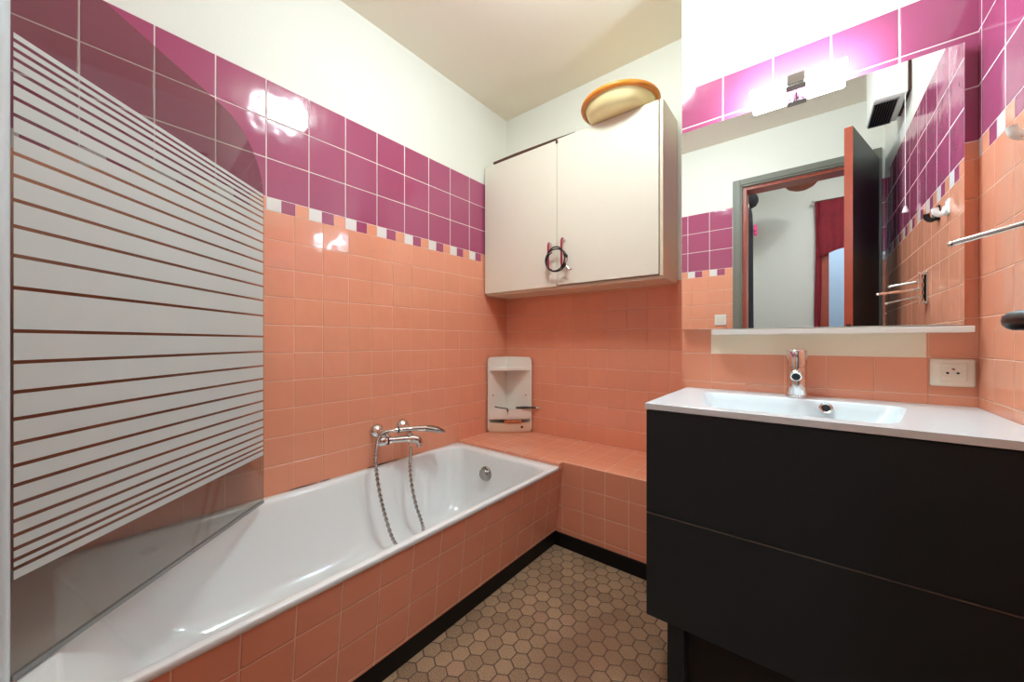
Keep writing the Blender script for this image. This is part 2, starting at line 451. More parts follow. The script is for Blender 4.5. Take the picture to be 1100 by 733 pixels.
for ya_, yb_, hh in ((.60, .705, .0022), (.715, .76, .0016), (.925, 1.05, .0040), (1.05, 1.10, .0024)):
    bm = BM(); loft(bm, [[(.0006, ya_, RIM), (.0028, ya_, RIM), (.0028, ya_, RIM+.0005), (.0006, ya_, RIM+.0006)], [(.0006, (ya_+yb_)/2, RIM), (.0036, (ya_+yb_)/2, RIM), (.0030, (ya_+yb_)/2, RIM+hh), (.0006, (ya_+yb_)/2, RIM+hh)],
              [(.0006, yb_, RIM), (.0028, yb_, RIM), (.0028, yb_, RIM+.0005), (.0006, yb_, RIM+.0006)]])
    o = mk('sealant_joint', bm, 'drip', tub); o['label'] = 'dark cracked sealant where the rim meets the wall'
# tiled panel below the rim (leans inwards towards the floor)
bm = BM()
prof = [(.636, .3705), (.6735, .3705), (.6345, .0645), (.620, .0645)]
ya, yb = YF+.001, LY-.001
v0 = [bm.verts.new((x, ya, z)) for x, z in prof]; v1 = [bm.verts.new((x, yb, z)) for x, z in prof]
for i in range(4): bm.faces.new((v0[i], v0[(i+1) % 4], v1[(i+1) % 4], v1[i]))
bm.faces.new(v0); bm.faces.new(list(reversed(v1)))
o = mk('tiled_panel', bm, 'panel', tub); o['label'] = 'salmon tiled side panel below the white rim'
bm = BM()
box(bm, .001, XA-.001, LY, BY-.001, 0, .4013, .0015, 1); box(bm, .001, .6755, 1.4995, LY+.002, .3715, .4012)
bm.normal_update()
for f in bm.faces: f.material_index = 1 if f.normal.z > .5 else 0
o = mk('tiled_ledge', bm, ['ledgefront', 'ledgetop']); tag(o, 'salmon tiled ledge across the end of the bath, below the wall cabinet', 'ledge')

# ------------------------------------------------------------------ bath mixer and hand shower
mx = thing('bath_mixer', 'chrome bath mixer tap on the pink tiles above the tub', 'tap', (0, 1.04, .55))
for yy in (.972, 1.112):
    bm = BM(); lathe(bm, (.0005, yy, .553), (1, 0, 0), [(0, 0), (.034, 0), (.0345, .005), (.032, .015), (.026, .024), (.018, .030), (.015, .034), (.015, .044), (0, .044)], 28)
    mk('wall_flange', bm, 'chrome', mx, smooth=40)
bm = BM(); tube(bm, spline([(.032, .972, .553), (.056, .974, .547), (.070, .984, .532), (.074, .995, .521)], 6), .015, 16)
tube(bm, spline([(.032, 1.112, .553), (.060, 1.108, .548), (.084, 1.096, .532), (.098, 1.080, .514)], 6), .014, 16)
tube(bm, spline([(.070, .962, .519), (.082, 1.0, .517), (.094, 1.045, .514), (.106, 1.085, .510)], 5), [.0165]*5+[.0145]*5+[.015]*5+[.017], 20)
mk('mixer_body', bm, 'chrome', mx, smooth=50)
bm = BM(); kd = Vector((-.28, -.96, .02)); lathe(bm, (.070, .962, .519), kd, [(.0, -.012), (.021, -.012), (.0245, -.005), (.0245, .016), (.021, .026), (.012, .032), (0, .033)], 24); mk('temperature_knob', bm, 'chrome', mx, smooth=40)
bm = BM(); tube(bm, [(.0755, .980, .518), (.0775, .987, .518)], .0205, 20); mk('knob_ring', bm, 'blackplastic', mx)
bm = BM(); tube(bm, spline([(.104, 1.080, .511), (.116, 1.103, .508), (.127, 1.117, .498), (.131, 1.121, .482), (.132, 1.122, .470)], 5), [.019]*5+[.0185]*5+[.017]*5+[.016]*6, 18)
tube(bm, [(.118, 1.082, .505), (.120, 1.081, .484)], [.012, .010], 14)
mk('spout', bm, 'chrome', mx, smooth=50)
bm = BM(); tube(bm, [(.102, 1.082, .520), (.106, 1.088, .531)], [.011, .009], 14); tube(bm, [(.120, 1.074, .535), (.108, 1.090, .530), (.092, 1.100, .535)], [.006, .009, .006], 12)
mk('shower_cradle', bm, 'chrome', mx, smooth=50)

sh = thing('hand_shower', 'chrome hand shower lying on the bath mixer with its hose looping into the tub', 'hand shower', (.107, 1.09, .54))
bm = BM(); tube(bm, spline([(.086, .985, .560), (.091, 1.015, .5605), (.098, 1.05, .559), (.107, 1.09, .556), (.118, 1.14, .5505), (.124, 1.165, .548)], 5), [.0075]*5+[.0115]*5+[.0125]*5+[.013]*5+[.014]*5+[.015], 16)
mk('shower_handle', bm, 'chrome', sh, smooth=50)
bm = BM(); tube(bm, [(.0932, 1.0245, .5603), (.0944, 1.030, .5601)], .0138, 16); mk('handle_ring', bm, 'blackplastic', sh)
bm = BM(); hd = Vector((.16, .955, -.25)).normalized(); hs = Vector((.985, -.17, 0)); hu = Vector((.04, .24, .97)); h0 = Vector((.1235, 1.160, .5485))
ring = []
for t, w_, hg, dz in ((0, .0145, .0145, 0), (.018, .022, .016, 0), (.042, .034, .017, .001), (.068, .039, .0155, .001), (.090, .035, .012, -.001), (.105, .022, .008, -.003), (.111, .010, .004, -.004)):
    ring.append([h0+hd*t+hs*w_*math.cos(2*PI*j/22)+hu*(dz+hg*math.sin(2*PI*j/22)) for j in range(22)])
loft(bm, ring); mk('shower_head', bm, 'chromedull', sh, smooth=50)
bm = BM(); path = spline([(.0855, .982, .560), (.089, .956, .560), (.100, .928, .549), (.110, .907, .512), (.120, .897, .456), (.135, .894, .391), (.150, .902, .301), (.165, .915, .221), (.180, .937, .129), (.192, .962, .080),
                          (.203, 1.005, .068), (.207, 1.055, .070), (.198, 1.088, .098), (.185, 1.091, .136), (.170, 1.071, .216), (.155, 1.057, .316), (.140, 1.060, .397), (.130, 1.071, .440), (.121, 1.080, .474)], 16)
rr = [.0068+.0013*(1 if (i//2) % 2 else -1) for i in range(len(path))]
tube(bm, path, rr, 12); mk('shower_hose', bm, 'chromedull', sh, smooth=80)

# ------------------------------------------------------------------ glass bath screen
sc = thing('shower_screen', 'clear glass bath screen with horizontal frosted white bands over the tub', 'shower screen', (.5335, -.043, .39))
P0 = Vector((.530, -.0325, 0)); P1 = Vector((.0605, .4905, 0)); gd = (P1-P0); GL = gd.length; gd.normalize(); gn = Vector((gd.y, -gd.x, 0))
if gn.x < 0: gn = -gn                                       # towards the camera side
gz0, gz1, rad = .403, 1.682, .21
outl = [(0, gz0), (GL, gz0), (GL, gz1-rad)]
for i in range(1, 17):
    t = PI/2*i/16; outl.append((GL-rad+rad*math.cos(t), gz1-rad+rad*math.sin(t)))
outl.append((0, gz1))
def slab(bm, ol, n0, n1):
    A = [bm.verts.new(P0+gd*s+gn*n0+Vector((0, 0, z))) for s, z in ol]; B = [bm.verts.new(P0+gd*s+gn*n1+Vector((0, 0, z))) for s, z in ol]
    for i in range(len(ol)):
        j = (i+1) % len(ol); bm.faces.new((A[i], A[j], B[j], B[i]))
    bm.faces.new(A); bm.faces.new(list(reversed(B)))
bm = BM(); slab(bm, outl, -.0025, .0025); mk('glass_panel', bm, 'glass', sc)
gaps = [40.4, 50.2, 60.3, 73.1, 86.7, 103, 121.3, 141.9, 163.1, 186.9, 213.5, 241.9, 273.8, 308.6, 355.6, 389.6, 422, 451.3, 477.8, 501.9, 523.3, 543.8, 561.6, 577.5, 592.1, 604, 613.5]
gz = [1.494]+[.97+(367.15-v)*.001566 for v in gaps]+[.566]
bm = BM()
for i in range(len(gz)-1):
    top = gz[i]-(.0033 if i else 0); bot = gz[i+1]+(.0033 if i < len(gz)-2 else 0)
    slab(bm, [(.001, bot), (GL-.004, bot), (GL-.004, top), (.001, top)], .0026, .0030)
mk('frosted_bands', bm, 'frost', sc)
bm = BM(); slab(bm, [(0, gz0-.008), (GL, gz0-.008), (GL, gz0+.001), (0, gz0+.001)], -.0042, .0042); mk('bottom_seal', bm, 'seal', sc)
bm = BM(); tube(bm, [(.528, -.0495, .392), (.528, -.0495, 1.72)], .0165, 24)
box(bm, .515, .541, -.0695, -.054, .392, 1.72, .002)
mk('hinge_profile', bm, 'whitealu', sc, smooth=40)

# ------------------------------------------------------------------ wall cabinet, cable, basin on top
cx0, cx1, cz0, cz1 = .012, 1.081, 1.253, 2.052
cab = thing('wall_cabinet', 'cream two-door wall cabinet hung over the tiled ledge', 'cabinet', (.545, 1.83, cz0))
bm = BM()
box(bm, cx0, cx0+.016, 1.7285, BY-.001, cz0, cz1, .001); box(bm, cx1-.016, cx1, 1.7285, BY-.001, cz0, cz1, .001)
box(bm, cx0+.016, cx1-.016, 1.7285, BY-.001, cz0, cz0+.016); box(bm, cx0+.016, cx1-.016, 1.7285, BY-.001, cz1-.016, cz1)
box(bm, cx0+.016, cx1-.016, BY-.008, BY-.001, cz0+.016, cz1-.016)
box(bm, cx1-.0155, cx1-.001, 1.712, 1.7285, cz0+.012, cz1-.001, .001)
mk('carcass', bm, 'carcass', cab)
d1 = BM(); box(d1, cx0, .5300, 1.710, 1.7270, 1.266, 2.047, .0015); d1 = mk('cabinet_door', d1, 'door', cab)
d2 = BM(); box(d2, .5335, 1.0615, 1.710, 1.7270, 1.272, 2.051, .0015); d2 = mk('cabinet_door', d2, 'door', cab)
for dd, xx, zt in ((d1, .4945, 1.495), (d2, .5765, 1.507)):
    bm = BM()
    tube(bm, spline([(xx, 1.7095, zt), (xx, 1.690, zt), (xx, 1.684, zt-.008), (xx, 1.683, zt-.03), (xx, 1.683, zt-.10), (xx, 1.684, zt-.128), (xx, 1.690, zt-.136), (xx, 1.7095, zt-.136)], 5), .0055, 12)
    hdl = mk('door_pull', bm, 'redpull', dd, smooth=50)
    bm = BM(); cyl(bm, (xx+.001, 1.7092, zt+.001), (xx+.001, 1.690, zt+.001), .0075, 14); mk('pull_post', bm, 'chrome', hdl, smooth=50)
bm = BM()
loft(bm, [[(.080, y, z) for y, z in ((1.712, cz1+.001), (1.722, cz1+.001), (1.722, cz1+.010), (1.712, cz1+.012))],
          [(.25, y, z) for y, z in ((1.712, cz1-.004), (1.722, cz1+.001), (1.722, cz1+.012), (1.712, cz1+.014))],
          [(.52, y, z) for y, z in ((1.712, cz1+.0005), (1.722, cz1+.001), (1.722, cz1+.007), (1.712, cz1+.008))],
          [(.64, y, z) for y, z in ((1.712, cz1+.0005), (1.722, cz1+.001), (1.722, cz1+.003), (1.712, cz1+.003))]])
mk('top_edge_strip', bm, 'brownwood', cab)
bm = BM(); box(bm, .524, .540, 1.7095, 1.722, 2.028, 2.0468, .002); mk('door_bumper', bm, 'brownwood', cab)

bm = BM(); pts = []
for i in range(110):
    t = 2*PI*i/50; k = i/110
    pts.append((.549+(.060+.004*math.sin(t*.37))*math.cos(t+2.0), 1.6735+.006*math.sin(t*.5)-.004*k, 1.392+(.054+.010*k)*math.sin(t+2.0)+.012*k))
cbl = thing('cable_tie', 'thin black cable coiled around both red cabinet door pulls', 'cable', (.55, 1.67, 1.39))
tube(bm, pts, .0036, 8); mk('cable_loop', bm, 'cable', cbl, smooth=60)
bm = BM(); tube(bm, [(.598, 1.668, 1.425), (.606, 1.666, 1.418), (.616, 1.664, 1.408), (.622, 1.664, 1.402)], [.004, .009, .009, .005], 10)
mk('cable_clip', bm, 'blackplastic', cbl, smooth=50); bm = BM()
tube(bm, [(.583, 1.668, 1.352), (.592, 1.666, 1.358), (.604, 1.664, 1.366), (.612, 1.664, 1.372)], [.004, .0085, .0085, .005], 10)
mk('cable_clip', bm, 'blackplastic', cbl, smooth=50)
bm = BM(); tube(bm, spline([(.612, 1.664, 1.402), (.618, 1.664, 1.385), (.616, 1.664, 1.366), (.626, 1.664, 1.348), (.638, 1.664, 1.334), (.646, 1.664, 1.340)], 6), .0042, 8)
mk('cable_hook', bm, 'chrome', cbl, smooth=50)

bs = thing('plastic_basin', 'round amber plastic basin standing on top of the wall cabinet', 'basin', (.868, 1.744, cz1))
zb = cz1+.0006
bm = BM(); lathe(bm, (.868, 1.744, zb), (0, 0, 1), [(0, 0), (.118, 0), (.138, .006), (.152, .024), (.165, .050), (.1665, .058), (.160, .058), (.148, .026), (.132, .010), (0, .006)], 56)
mk('basin_body', bm, 'yellow', bs, smooth=50)
bm = BM(); lathe(bm, (.868, 1.744, zb), (0, 0, 1), [(.1675, .046), (.176, .047), (.1835, .051), (.186, .058), (.1835, .065), (.176, .069), (.168, .068), (.1605, .064), (.1605, .0585), (.1675, .058), (.1675, .046)], 56)
mk('basin_rim', bm, 'orange', bs, smooth=50)

# ------------------------------------------------------------------ corner caddy on the ledge and what it holds
cd = thing('corner_caddy', 'white plastic corner caddy standing on the ledge in the corner', 'caddy', (.10, 1.83, .4015))
K = Vector((.012, 1.922, 0)); z0 = .4018; z1 = .872
A_ = Vector((.014, 1.735, 0)); B_ = Vector((.218, 1.920, 0))
bm = BM()
def wing(bm, P, Q, th):
    d = (Q-P).normalized(); n = Vector((-d.y, d.x, 0)); c = Vector((.14, 1.80, 0))
    if (c-P).dot(n) < 0: n = -n
    l = (Q-P).length; r = .022; ol = []
    for s, z, a0 in ((l-r, z1-r, 0),):
        for i in range(7):
            t = PI/2*i/6; ol.append((s+r*math.cos(t), z+r*math.sin(t)))
    ol += [(0, z1), (0, z0)]
    for i in range(7):
        t = -PI/2+PI/2*i/6; ol.append((l-r+r*math.cos(t), z0+r+r*math.sin(t)))
    A = [bm.verts.new(P+d*s+Vector((0, 0, z))) for s, z in ol]; B = [bm.verts.new(P+d*s+n*th+Vector((0, 0, z))) for s, z in ol]
    for i in range(len(ol)):
        j = (i+1) % len(ol); bm.faces.new((A[i], A[j], B[j], B[i]))
    bm.faces.new(A); bm.faces.new(list(reversed(B)))
wing(bm, K, A_, .006); wing(bm, K, B_, .006)
tube(bm, [(A_.x+.002, A_.y+.002, z0+.02), (A_.x+.002, A_.y+.002, z1-.02)], .005, 10); tube(bm, [(B_.x-.002, B_.y-.004, z0+.02), (B_.x-.002, B_.y-.004, z1-.02)], .005, 10)
mk('caddy_back', bm, 'caddy', cd, smooth=40)
def fan(bulge, inset, n=14):
    """outline of a corner shelf: corner, then an arc from wing to wing"""
    a = A_+(K-A_)*inset+Vector((.006, 0, 0)); b = B_+(K-B_)*inset+Vector((0, -.006, 0)); c = Vector((a.x, b.y, 0)); o = [c]
    for i in range(n+1):
        t = i/n; p = a*(1-t)+b*t; dirn = (p-c); q = p+Vector((.707, -.707, 0))*bulge*math.sin(PI*t); o.append(q)
    return o
def shelf(bm, z, th, bulge, inset):
    o = fan(bulge, inset); loft(bm, [[(p.x, p.y, z) for p in o], [(p.x, p.y, z+th) for p in o]])
bm = BM(); shelf(bm, .790, .016, .012, .03); mk('caddy_shelf', bm, 'caddy', cd)
bm = BM(); shelf(bm, .484, .010, .012, .03); mk('caddy_shelf', bm, 'caddy', cd)
def lip(bm, z, hgt, bulge, inset, th=.004):
    o = fan(bulge, inset)[1:]; R = []
    for p in o:
        q = p+Vector((.707, -.707, 0))*th
        R.append([(p.x, p.y, z), (q.x, q.y, z), (q.x, q.y, z+hgt), (p.x, p.y, z+hgt)])
    loft(bm, R)
bm = BM(); lip(bm, .4945, .054, .012, .03); mk('shelf_lip', bm, 'caddy', cd)
bm = BM(); shelf(bm, z0+.001, .008, .020, .03); lip(bm, z0+.009, .052, .020, .03); mk('caddy_bin', bm, 'caddybin', cd)
bm = BM(); fp = fan(.020, .03)[1:][11]; cyl(bm, (fp.x+.0026, fp.y-.0026, .436), (fp.x+.0036, fp.y-.0036, .436), .008, 16); mk('bin_hole', bm, 'dark', cd)
for q, zz in (((.0205, 1.775), .80), ((.0205, 1.775), .63)):
    bm = BM(); cyl(bm, (.0202, q[1], zz), (.0222, q[1], zz), .0045, 12); mk('screw', bm, 'chromedull', cd)
for xx, zz in ((.178, .80), (.178, .63)):
    yy = K.y+(B_.y-K.y)*(xx-K.x)/(B_.x-K.x)-.0065
    bm = BM(); cyl(bm, (xx, yy, zz), (xx, yy-.002, zz), .0045, 12); mk('screw', bm, 'chromedull', cd)
def on_lip(t, bulge, out=0.):
    o = fan(bulge, .03)[1:]; p = o[int(round(t*14))]; return p+Vector((.707, -.707, 0))*(.002+out)
p = on_lip(.62, .012); q = on_lip(1., .012)+Vector((.035, .01, 0))
rz = thing('razor', 'black handled razor lying across the upper lip of the corner caddy', 'razor', (p.x, p.y, .549))
bm = BM(); tube(bm, [(p.x, p.y, .5565), (p.x*.6+q.x*.4, p.y*.6+q.y*.4, .5575), (q.x, q.y, .556)], [.006, .0078, .005], 12); mk('razor_handle', bm, 'blackplastic', rz, smooth=50)
bm = BM(); tube(bm, [(q.x, q.y, .556), (q.x+.020, q.y+.007, .555)], .0045, 10); mk('razor_tip', bm, 'white', rz, smooth=50)
bm = BM(); a = on_lip(.15, .012, -.016); m1 = on_lip(.30, .012, -.001); b = on_lip(.43, .012, .012)
tube(bm, spline([(a.x, a.y, .560), (m1.x, m1.y, .5555), (b.x, b.y, .5525), (b.x+.005, b.y-.003, .536)], 5), .0032, 8)
o = mk('toothbrush', bm, 'blackplastic', loc=(a.x, a.y, .55), smooth=50); tag(o, 'thin dark stem leaning over the left of the caddy lip', 'toothbrush')
bm = BM(); a = on_lip(.33, .020, -.002); b = on_lip(.80, .020, -.002); d_ = (b-a).normalized(); n_ = Vector((d_.y, -d_.x, 0))
mt = Matrix(((d_.x, n_.x, 0, a.x), (d_.y, n_.y, 0, a.y), (0, 0, 1, .4632), (0, 0, 0, 1)))
box(bm, 0, (b-a).length, -.012, .014, 0, .016, .004, rot=mt)
for i in range(18):
    t = .006+i*((b-a).length-.012)/17
    box(bm, t-.0012, t+.0012, -.024, -.012, .003, .011, rot=mt)
o = mk('comb', bm, 'comb', loc=(a.x, a.y, .4632)); tag(o, 'orange brown comb resting on the front edge of the caddy bin', 'comb')

# ------------------------------------------------------------------ vanity, washbasin, tap
vx0, vx1, vy0, vy1 = 1.2176, 1.941, 1.087, 1.5655
van = thing('vanity_cabinet', 'black two-drawer vanity cabinet under the white washbasin', 'vanity', (1.58, 1.33, 0))
bm = BM()
box(bm, vx0, vx0+.018, vy0+.0195, vy1, .1825, .7745); box(bm, vx1-.018, vx1, vy0+.0195, vy1, .1825, .7745)
box(bm, vx0+.018, vx1-.018, vy0+.0195, vy1, .1825, .200); box(bm, vx0+.018, vx1-.018, vy1-.008, vy1, .2, .7745)
mk('carcass', bm, 'vanity', van)
bm = BM(); box(bm, vx0, vx1, vy0, vy0+.0185, .4795, .7725, .0012); mk('drawer_front', bm, 'vanity', van)
bm = BM(); box(bm, vx0, vx1, vy0, vy0+.0185, .1825, .4755, .0012); mk('drawer_front', bm, 'vanity', van)
bm = BM(); box(bm, vx0+.001, vx1-.001, vy0-.0005, vy0+.016, .4760, .4784); mk('gap_highlight', bm, 'alu', van)  # pale strip standing in for the edge highlight along the drawer gap
for lx in (1.272, 1.850):
    for ly in (1.100, 1.500):
        bm = BM(); box(bm, lx, lx+.044, ly, ly+.044, 0, .182, .0015); mk('leg', bm, 'vanity', van)
bm = BM(); box(bm, 1.3165, 1.8495, 1.135, 1.150, 0, .182); mk('plinth', bm, 'dark', van)  # dark panel put in to black out the shaded space behind the legs

wb = thing('washbasin', 'white rectangular washbasin slab with an inset bowl on the black vanity', 'washbasin', (1.58, 1.33, .7758))
bm = BM(); zt = .7925
def bowl(y0, y1, hb, hf, z, r=.05, xc=1.545, n=8):
    o = []
    for x, y, s in rrect(-1, 1, 0, 1, .18, 0, n):
        w = hf+(hb-hf)*max(0, min(1, y))
        o.append((xc+x*w, y0+(y1-y0)*y, z))
    return o
loops = [rrect(1.2135, 1.9415, 1.085, 1.5658, .004, .7758), rrect(1.2135, 1.9415, 1.085, 1.5658, .004, zt-.0008), rrect(1.2143, 1.9410, 1.0858, 1.5656, .004, zt),
         bowl(1.130, 1.462, .252, .190, zt), bowl(1.134, 1.458, .249, .187, zt-.003), bowl(1.145, 1.447, .238, .178, zt-.022), bowl(1.165, 1.436, .216, .160, zt-.052), bowl(1.20, 1.41, .18, .11, zt-.078), bowl(1.25, 1.36, .11, .08, zt-.086)]
loft(bm, loops, cap0=False, cap1=True)
mk('basin_slab', bm, 'ceramic', wb, smooth=32)
bm = BM(); oc = Vector((1.625, 1.4405, .773)); ax = Vector((0, -1, .38)).normalized()
lathe(bm, oc, ax, [(.010, -.002), (.0165, -.002), (.0165, .002), (.0145, .0035), (.0105, .002), (.010, -.002)], 28); ov = mk('overflow_ring', bm, 'chrome', wb, smooth=40)
bm = BM(); cyl(bm, oc-ax*.0015, oc+ax*.0012, .0108, 24); mk('overflow_hole', bm, 'dark', ov)
bm = BM(); lathe(bm, (1.545, 1.305, zt-.0858), (0, 0, 1), [(0, 0), (.026, 0), (.026, .003), (.02, .005), (0, .0055)], 28); mk('drain_plug', bm, 'chrome', wb, smooth=40)

tp = thing('basin_tap', 'cylindrical chrome mixer tap standing at the back of the washbasin', 'tap', (1.556, 1.505, zt))
bm = BM(); lathe(bm, (1.556, 1.505, zt+.0004), (0, 0, 1), [(0, 0), (.030, 0), (.030, .004), (.0262, .008), (.0262, .096), (0, .096)], 36); mk('tap_body', bm, 'chrome', tp, smooth=40)
bm = BM(); lathe(bm, (1.556, 1.505, zt+.0968), (0, 0, 1), [(0, 0), (.0235, 0), (.0235, .004), (.0265, .005), (.0265, .050), (.0240, .0535), (0, .0535)], 36)
cp = mk('tap_lever', bm, 'chrome', tp, smooth=40)
bm = BM(); tube(bm, [(1.556, 1.485, zt+.138), (1.556, 1.440, zt+.142)], [.0045, .0038], 10); mk('lever_pin', bm, 'chrome', cp, smooth=40)
bm = BM(); tube(bm, spline([(1.556, 1.49, zt+.078), (1.556, 1.45, zt+.080), (1.556, 1.40, zt+.078), (1.556, 1.384, zt+.074)], 6), [.0165]*12+[.0165, .0165, .0165, .016, .015, .015, .014], 20)
sp_ = mk('tap_spout', bm, 'chrome', tp, smooth=50)
bm = BM(); cyl(bm, (1.556, 1.3855, zt+.074), (1.556, 1.3825, zt+.0735), .0105, 20); mk('aerator', bm, 'blackplastic', sp_)

# ------------------------------------------------------------------ mirror, lamp, shelf, socket
bm = BM(); box(bm, 1.2015, 1.9120, 1.535, 1.5662, 1.0155, 1.772, .0008, 1)
o = mk('wall_mirror', bm, 'mirror', loc=(1.5565, 1.559, 1.0155)); tag(o, 'large frameless square mirror on the wall above the washbasin', 'mirror')
bm = BM(); box(bm, 1.312, 1.9225, 1.500, 1.5662, .9945, 1.0115, .002)
o = mk('mirror_shelf', bm, 'shelf', loc=(1.617, 1.535, .9945)); tag(o, 'narrow white shelf along the bottom of the mirror', 'shelf')
ml = thing('mirror_lamp', 'chrome mirror lamp with two bright white tubes clipped over the mirror', 'lamp', (1.5535, 1.50, 1.79))
bm = BM(); box(bm, 1.5285, 1.5785, 1.471, 1.499, 1.782, 1.816, .004); box(bm, 1.528, 1.579, 1.470, 1.500, 1.776, 1.780, .001); mk('lamp_bracket', bm, 'chrome', ml)
bm = BM(); tube(bm, [(1.5535, 1.496, 1.7785), (1.5535, 1.5342, 1.7785)], .0028, 10); box(bm, 1.5435, 1.5635, 1.5322, 1.5347, 1.758, 1.782, .0006); box(bm, 1.5435, 1.5635, 1.5347, 1.5662, 1.7725, 1.7745)
mk('mirror_clip', bm, 'chrome', ml)
for xa, xb in ((1.430, 1.5275), (1.5795, 1.676)):
    bm = BM(); box(bm, xa, xb, 1.473, 1.498, 1.782, 1.811, .006, 3); mk('light_tube', bm, 'lampglow', ml, smooth=40)

so = thing('wall_socket', 'ivory wall socket above the right end of the washbasin', 'socket', (1.895, MY, .845))
bm = BM(); box(bm, 1.8535, 1.9372, 1.5555, 1.5665, .846, .9225, .006, 3); mk('cover_plate', bm, 'socket', so, smooth=40)
bm = BM(); box(bm, 1.8720, 1.9205, 1.5530, 1.5556, .861, .909, .0012); ins = mk('socket_insert', bm, 'socket', so)
bm = BM(); lathe(bm, (1.8945, 1.5529, .8845), (0, -1, 0), [(0, -.0005), (.0195, -.0005), (.0195, .0008), (.0172, .0008), (.0165, -.0002), (0, -.0002)], 32); mk('socket_well', bm, 'socket', ins)
for dx in (-.0095, .0095):
    bm = BM(); cyl(bm, (1.8945+dx, 1.5528, .8835), (1.8945+dx, 1.5520, .8835), .0030, 12); mk('socket_hole', bm, 'dark', ins)
bm = BM(); cyl(bm, (1.8945, 1.5528, .8945), (1.8945, 1.5450, .8945), .0024, 10); mk('earth_pin', bm, 'chromedull', ins)

# ------------------------------------------------------------------ right wall: towel rail, hooks, heater
tr = thing('towel_rail', 'chrome swivel towel rail with three arms on the right wall', 'towel rail', (XR, .95, 1.13))
bm = BM(); box(bm, 1.937, 1.9425, .930, .970, 1.115, 1.240, .002); tube(bm, [(1.924, .95, 1.118), (1.924, .95, 1.238)], .007, 12)
for z in (1.122, 1.233): box(bm, 1.920, 1.940, .942, .958, z-.005, z+.005, .001)
mk('rail_bracket', bm, 'chrome', tr)
for zz, tipx, tipy, tz in ((1.174, 1.795, 1.060, 1.153), (1.205, 1.846, .905, 1.195), (1.145, 1.842, .860, 1.130)):
    bm = BM(); tube(bm, [(1.924, .95, zz-.008), (1.924, .95, zz+.008)], .0105, 14)
    tube(bm, [(1.924, .95, zz), (tipx, tipy, tz)], .0048, 12); lathe(bm, (tipx, tipy, tz), (0, 0, 1), [(0, -.0065), (.0045, -.0045), (.0065, 0), (.0045, .0045), (0, .0065)], 12)
    mk('rail_arm', bm, 'chrome', tr, smooth=40)
def wall_hook(y, z, m_, label):
    r = thing('wall_hook', label, 'hook', (XR, y, z))
    bm = BM(); box(bm, 1.9375, 1.9425, y-.017, y+.017, z-.020, z+.030, .005, 3); mk('hook_plate', bm, m_, r, smooth=40)
    bm = BM(); tube(bm, spline([(1.938, y, z+.006), (1.932, y, z-.010), (1.923, y, z-.016), (1.914, y, z-.008), (1.911, y, z+.006)], 6), [.0085]*18+[.009]*6+[.0095], 14)
    mk('hook_arm', bm, m_, r, smooth=50)
wall_hook(1.235, 1.404, 'white', 'white hook on the pink tiled right wall')
wall_hook(1.12, 1.415, 'blackplastic', 'black hook on the right wall, seen in the mirror beside a white one')

ht = thing('fan_heater', 'white wall fan heater with dark grille underneath, reflected in the mirror', 'heater', (XR, .55, 2.075))
bm = BM(); box(bm, 1.820, 1.930, .405, .690, 2.078, 2.36, .006, 3); mk('heater_body', bm, 'white', ht, smooth=40)
bm = BM(); box(bm, 1.930, 1.9425, .42, .675, 2.09, 2.345); mk('mounting_board', bm, 'brownwood', ht)
bm = BM(); box(bm, 1.826, 1.905, .412, .660, 2.0745, 2.0780); gr = mk('outlet_grille', bm, 'dark', ht)
bm = BM()
for i in range(9):
    x = 1.828+i*.0092; box(bm, x, x+.0018, .414, .658, 2.0715, 2.0746)
box(bm, 1.824, 1.907, .410, .414, 2.0710, 2.0780); box(bm, 1.824, 1.907, .658, .662, 2.0710, 2.0780)
mk('grille_slats', bm, 'alu', gr)
bm = BM(); tube(bm, [(1.922, .68, 2.078), (1.922, .68, 1.575)], .0016, 8); lathe(bm, (1.922, .68, 1.545), (0, 0, 1), [(0, 0), (.011, 0), (.009, .012), (.004, .028), (0, .032)], 16); mk('pull_cord', bm, 'white', ht, smooth=40)

# light switch on the door wall
sw = thing('light_switch', 'white light switch on the tiled wall beside the door, seen in the mirror', 'switch', (1.072, YF, 1.09))
bm = BM(); box(bm, 1.034, 1.112, YF+.0005, YF+.009, 1.092, 1.170, .003); mk('switch_plate', bm, 'white', sw)
bm = BM(); box(bm, 1.052, 1.094, YF+.009, YF+.0125, 1.110, 1.152, .001); mk('rocker', bm, 'socket', sw)

# ceiling lamp (its reflection shows in the purple tiles)
cl = thing('ceiling_lamp', 'round ceiling lamp reflected as a white glow in the purple tiles', 'lamp', (.97, .93, ZC))
bm = BM(); lathe(bm, (.97, .93, ZC-.0005), (0, 0, -1), [(0, 0), (.150, 0), (.150, .018), (.142, .022), (0, .022)], 40); mk('lamp_base', bm, 'white', cl, smooth=40)
bm = BM(); lathe(bm, (.97, .93, ZC-.0228), (0, 0, -1), [(0, 0), (.138, 0), (.140, .030), (.128, .062), (.098, .088), (.05, .102), (0, .106)], 40); mk('lamp_diffuser', bm, 'ceilglow', cl, smooth=60)

